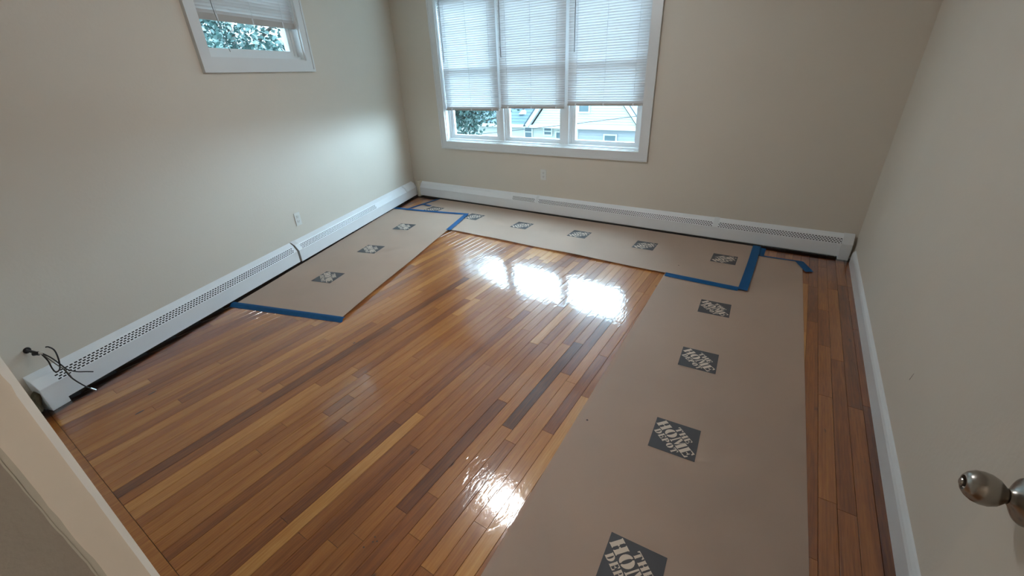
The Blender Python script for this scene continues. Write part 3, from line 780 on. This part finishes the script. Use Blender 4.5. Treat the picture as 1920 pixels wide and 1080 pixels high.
# front gable: lapped boards
GL, GR, GA = -11.69, -6.20, 2.42; GC = (GL+GR)/2
def lapped(x_at, z0, z1, y, pitch, nm, m):
    bm = bmesh.new(); z = z0
    while z < z1-.01:
        zt = min(z+pitch, z1); (a, b), (c, d) = x_at(z), x_at(zt)
        vs = [bm.verts.new(p) for p in ((a, y-.030, z), (b, y-.030, z), (d, y, zt), (c, y, zt), (a, y, z), (b, y, z))]
        bm.faces.new(vs[:4]); bm.faces.new((vs[4], vs[5], vs[1], vs[0])); z = zt
    return hpart(nm, bm, m)
lapped(lambda z: (GL+(GC-GL)*(z-HZ)/(GA-HZ), GR+(GC-GR)*(z-HZ)/(GA-HZ)), HZ, GA, 20.0, .115, 'gable_siding', M_siding)
lapped(lambda z: (-20, -9.2), -3.3, HZ-.1, 20.32, .13, 'wall_siding', M_siding)
lapped(lambda z: (-9.2, -6.1), -3.3, HZ-.1, 20.20, .13, 'wall_siding', M_siding2)
lapped(lambda z: (-6.1, 3), -3.3, HZ-.1, 20.32, .13, 'wall_siding', M_siding)
hpart('pent_fascia', bx(GL-.15, GR+.15, 19.86, 20.3, HZ-.13, HZ), M_htrim)
hpart('eave_gutter', bx(-20, GL-.1, 19.95, 20.12, HZ-.15, HZ-.02), M_htrim)
for sx, xe in ((1, GL), (-1, GR)):
    bm = bmesh.new(); ln = math.hypot(GC-xe, GA-HZ); an = math.atan2(GA-HZ, abs(GC-xe))
    mt = Matrix.Translation((xe-sx*.15, 19.9, HZ-.05)) @ Matrix.Scale(sx, 4, (1, 0, 0)) @ Matrix.Rotation(-an, 4, 'Y')
    box(bm, -.1, ln+.2, -.10, .12, 0, .20, mt); hpart('rake_board', bm, M_htrim)
    bm = bmesh.new(); box(bm, -.2, ln+.3, -.14, 4.0, .20, .24, mt); hpart('gable_roof', bm, M_shingle if sx > 0 else M_shingle2)
def hwin(x0, x1, z0, z1, y):
    f = bmesh.new(); t = .07
    box(f, x0-t, x0, y-.05, y, z0-t, z1+t); box(f, x1, x1+t, y-.05, y, z0-t, z1+t); box(f, x0, x1, y-.05, y, z1, z1+t); box(f, x0, x1, y-.05, y, z0-t, z0); box(f, x0, x1, y-.04, y-.01, (z0+z1)/2-.025, (z0+z1)/2+.025)
    o = hpart('house_window', f, M_htrim)
    bm = bx(x0, x1, y-.02, y-.01, z0, z1); bmesh.ops.translate(bm, verts=bm.verts, vec=-Vector((-9, 20, -3.3))); build('window_pane', bm, M_hglass, o)
hwin(-9.08, -8.60, -.28, .55, 19.97)
hwin(-12.32, -11.92, -1.60, -1.06, 20.29)
hwin(-11.15, -10.75, -1.42, -1.10, 20.29)
hwin(-10.45, -10.10, -1.95, -1.30, 20.29)
hwin(-7.80, -7.26, -2.0, -1.34, 20.17)
hpart('downspout', bx(-9.26, -9.20, 20.14, 20.20, -3.3, HZ-.1), M_htrim)
bm = bmesh.new(); tube(bm, [(-12.78, 20.9, -.45), (-12.78, 20.9, .15)], .06, 10, False); hpart('vent_pipe', bm, M_wire)
bm = bmesh.new(); bmesh.ops.create_cone(bm, segments=12, radius1=.26, radius2=.07, depth=.2, cap_ends=True, matrix=Matrix.Translation((-12.78, 20.9, -.40))); hpart('pipe_flashing', bm, M_htrim)
# low pale roof between tree and house
sh = empty('garage', (-19, 13.5, -3.3), 0, label='low pale garage roof half hidden behind the left tree', cat='garage')
build('garage_wall', bx(-6, 5.5, -3.5, 3, 0, 1.2), M_siding, sh)
bm = bmesh.new(); prism(bm, [(-6.4, -4), (6, -4), (6, 3.4), (-6.4, 3.4)], 1.2, 1.33); build('garage_roof', bm, M_shingle2, sh)
# wires
def wire(p, q, sag, label):
    bm = bmesh.new(); P = [Vector(p).lerp(Vector(q), t/20)-Vector((0, 0, sag*4*t/20*(1-t/20))) for t in range(21)]
    tube(bm, P, .012, 6, False); o = build('power_line', bm, M_wire); tag(o, label, 'cable')
wire((-16, 14.0, -1.15), (8, 14.0, 2.0), .25, 'upper power line crossing the white gable')
wire((-16, 15.5, -1.75), (8, 15.5, .10), .25, 'middle power line sloping in front of the house wall')
wire((-16, 13.5, -1.60), (8, 13.5, -.02), .20, 'lowest power line near the bottom of the right pane')

def tree(c, r, n, label, seed, leaf=.10, trunk_r=.16, squash=1.0):
    rnd = random.Random(seed); root = empty('tree', (c[0], c[1], -3.3), 0, label=label, cat='tree')
    bm = bmesh.new(); top = c[2]+3.3
    tube(bm, [(0, 0, 0), (.1, .05, top*.4), (-.05, .1, top*.75), (0, 0, top+r*.4)], lambda t: trunk_r*(1-.7*t), 8)
    for k in range(9):
        a = k*2.4; h = top*.55+k*r*.13
        tube(bm, [(0, .05, h), (math.cos(a)*r*.4, math.sin(a)*r*.4, h+r*.25), (math.cos(a)*r*.8, math.sin(a)*r*.8, h+r*.35)], lambda t: .05*(1-.8*t), 6)
    build('trunk', bm, M_bark, root)
    V = []; F = []; blobs = []
    for k in range(34):
        d = Vector((rnd.gauss(0, 1), rnd.gauss(0, 1), rnd.gauss(0, 1))).normalized()*r*rnd.uniform(.15, .80); d.z *= squash
        blobs.append((d, r*rnd.uniform(.24, .44)))
    for i in range(n):
        d, br = blobs[rnd.randrange(len(blobs))]
        u = Vector((rnd.gauss(0, 1), rnd.gauss(0, 1), rnd.gauss(0, 1))).normalized()
        p = d+u*br*rnd.uniform(.55, 1.05)+Vector((0, 0, top))
        t = Vector((rnd.gauss(0, 1), rnd.gauss(0, 1), rnd.gauss(-.3, .6))).normalized(); s = t.orthogonal().normalized(); s.rotate(Matrix.Rotation(rnd.uniform(0, 6.28), 3, t))
        L_ = leaf*rnd.uniform(.7, 1.3); b_ = len(V)
        V += [p-t*L_*.5, p+s*L_*.32, p+t*L_*.5, p-s*L_*.32]; F.append((b_, b_+1, b_+2, b_+3))
    me = bpy.data.meshes.new('foliage'); me.from_pydata([tuple(v) for v in V], [], F); me.materials.append(M_leaf)
    o = bpy.data.objects.new('foliage', me); C.objects.link(o); o.parent = root; o['kind'] = 'stuff'
tree((-10.0, 5.2, 1.7), 2.3, 26000, 'leafy green tree outside the small side window', 3, leaf=.095)
tree((-8.95, 10.3, 1.9), 2.45, 60000, 'dark green tree behind the left sash of the triple window', 5, leaf=.105, squash=1.5)
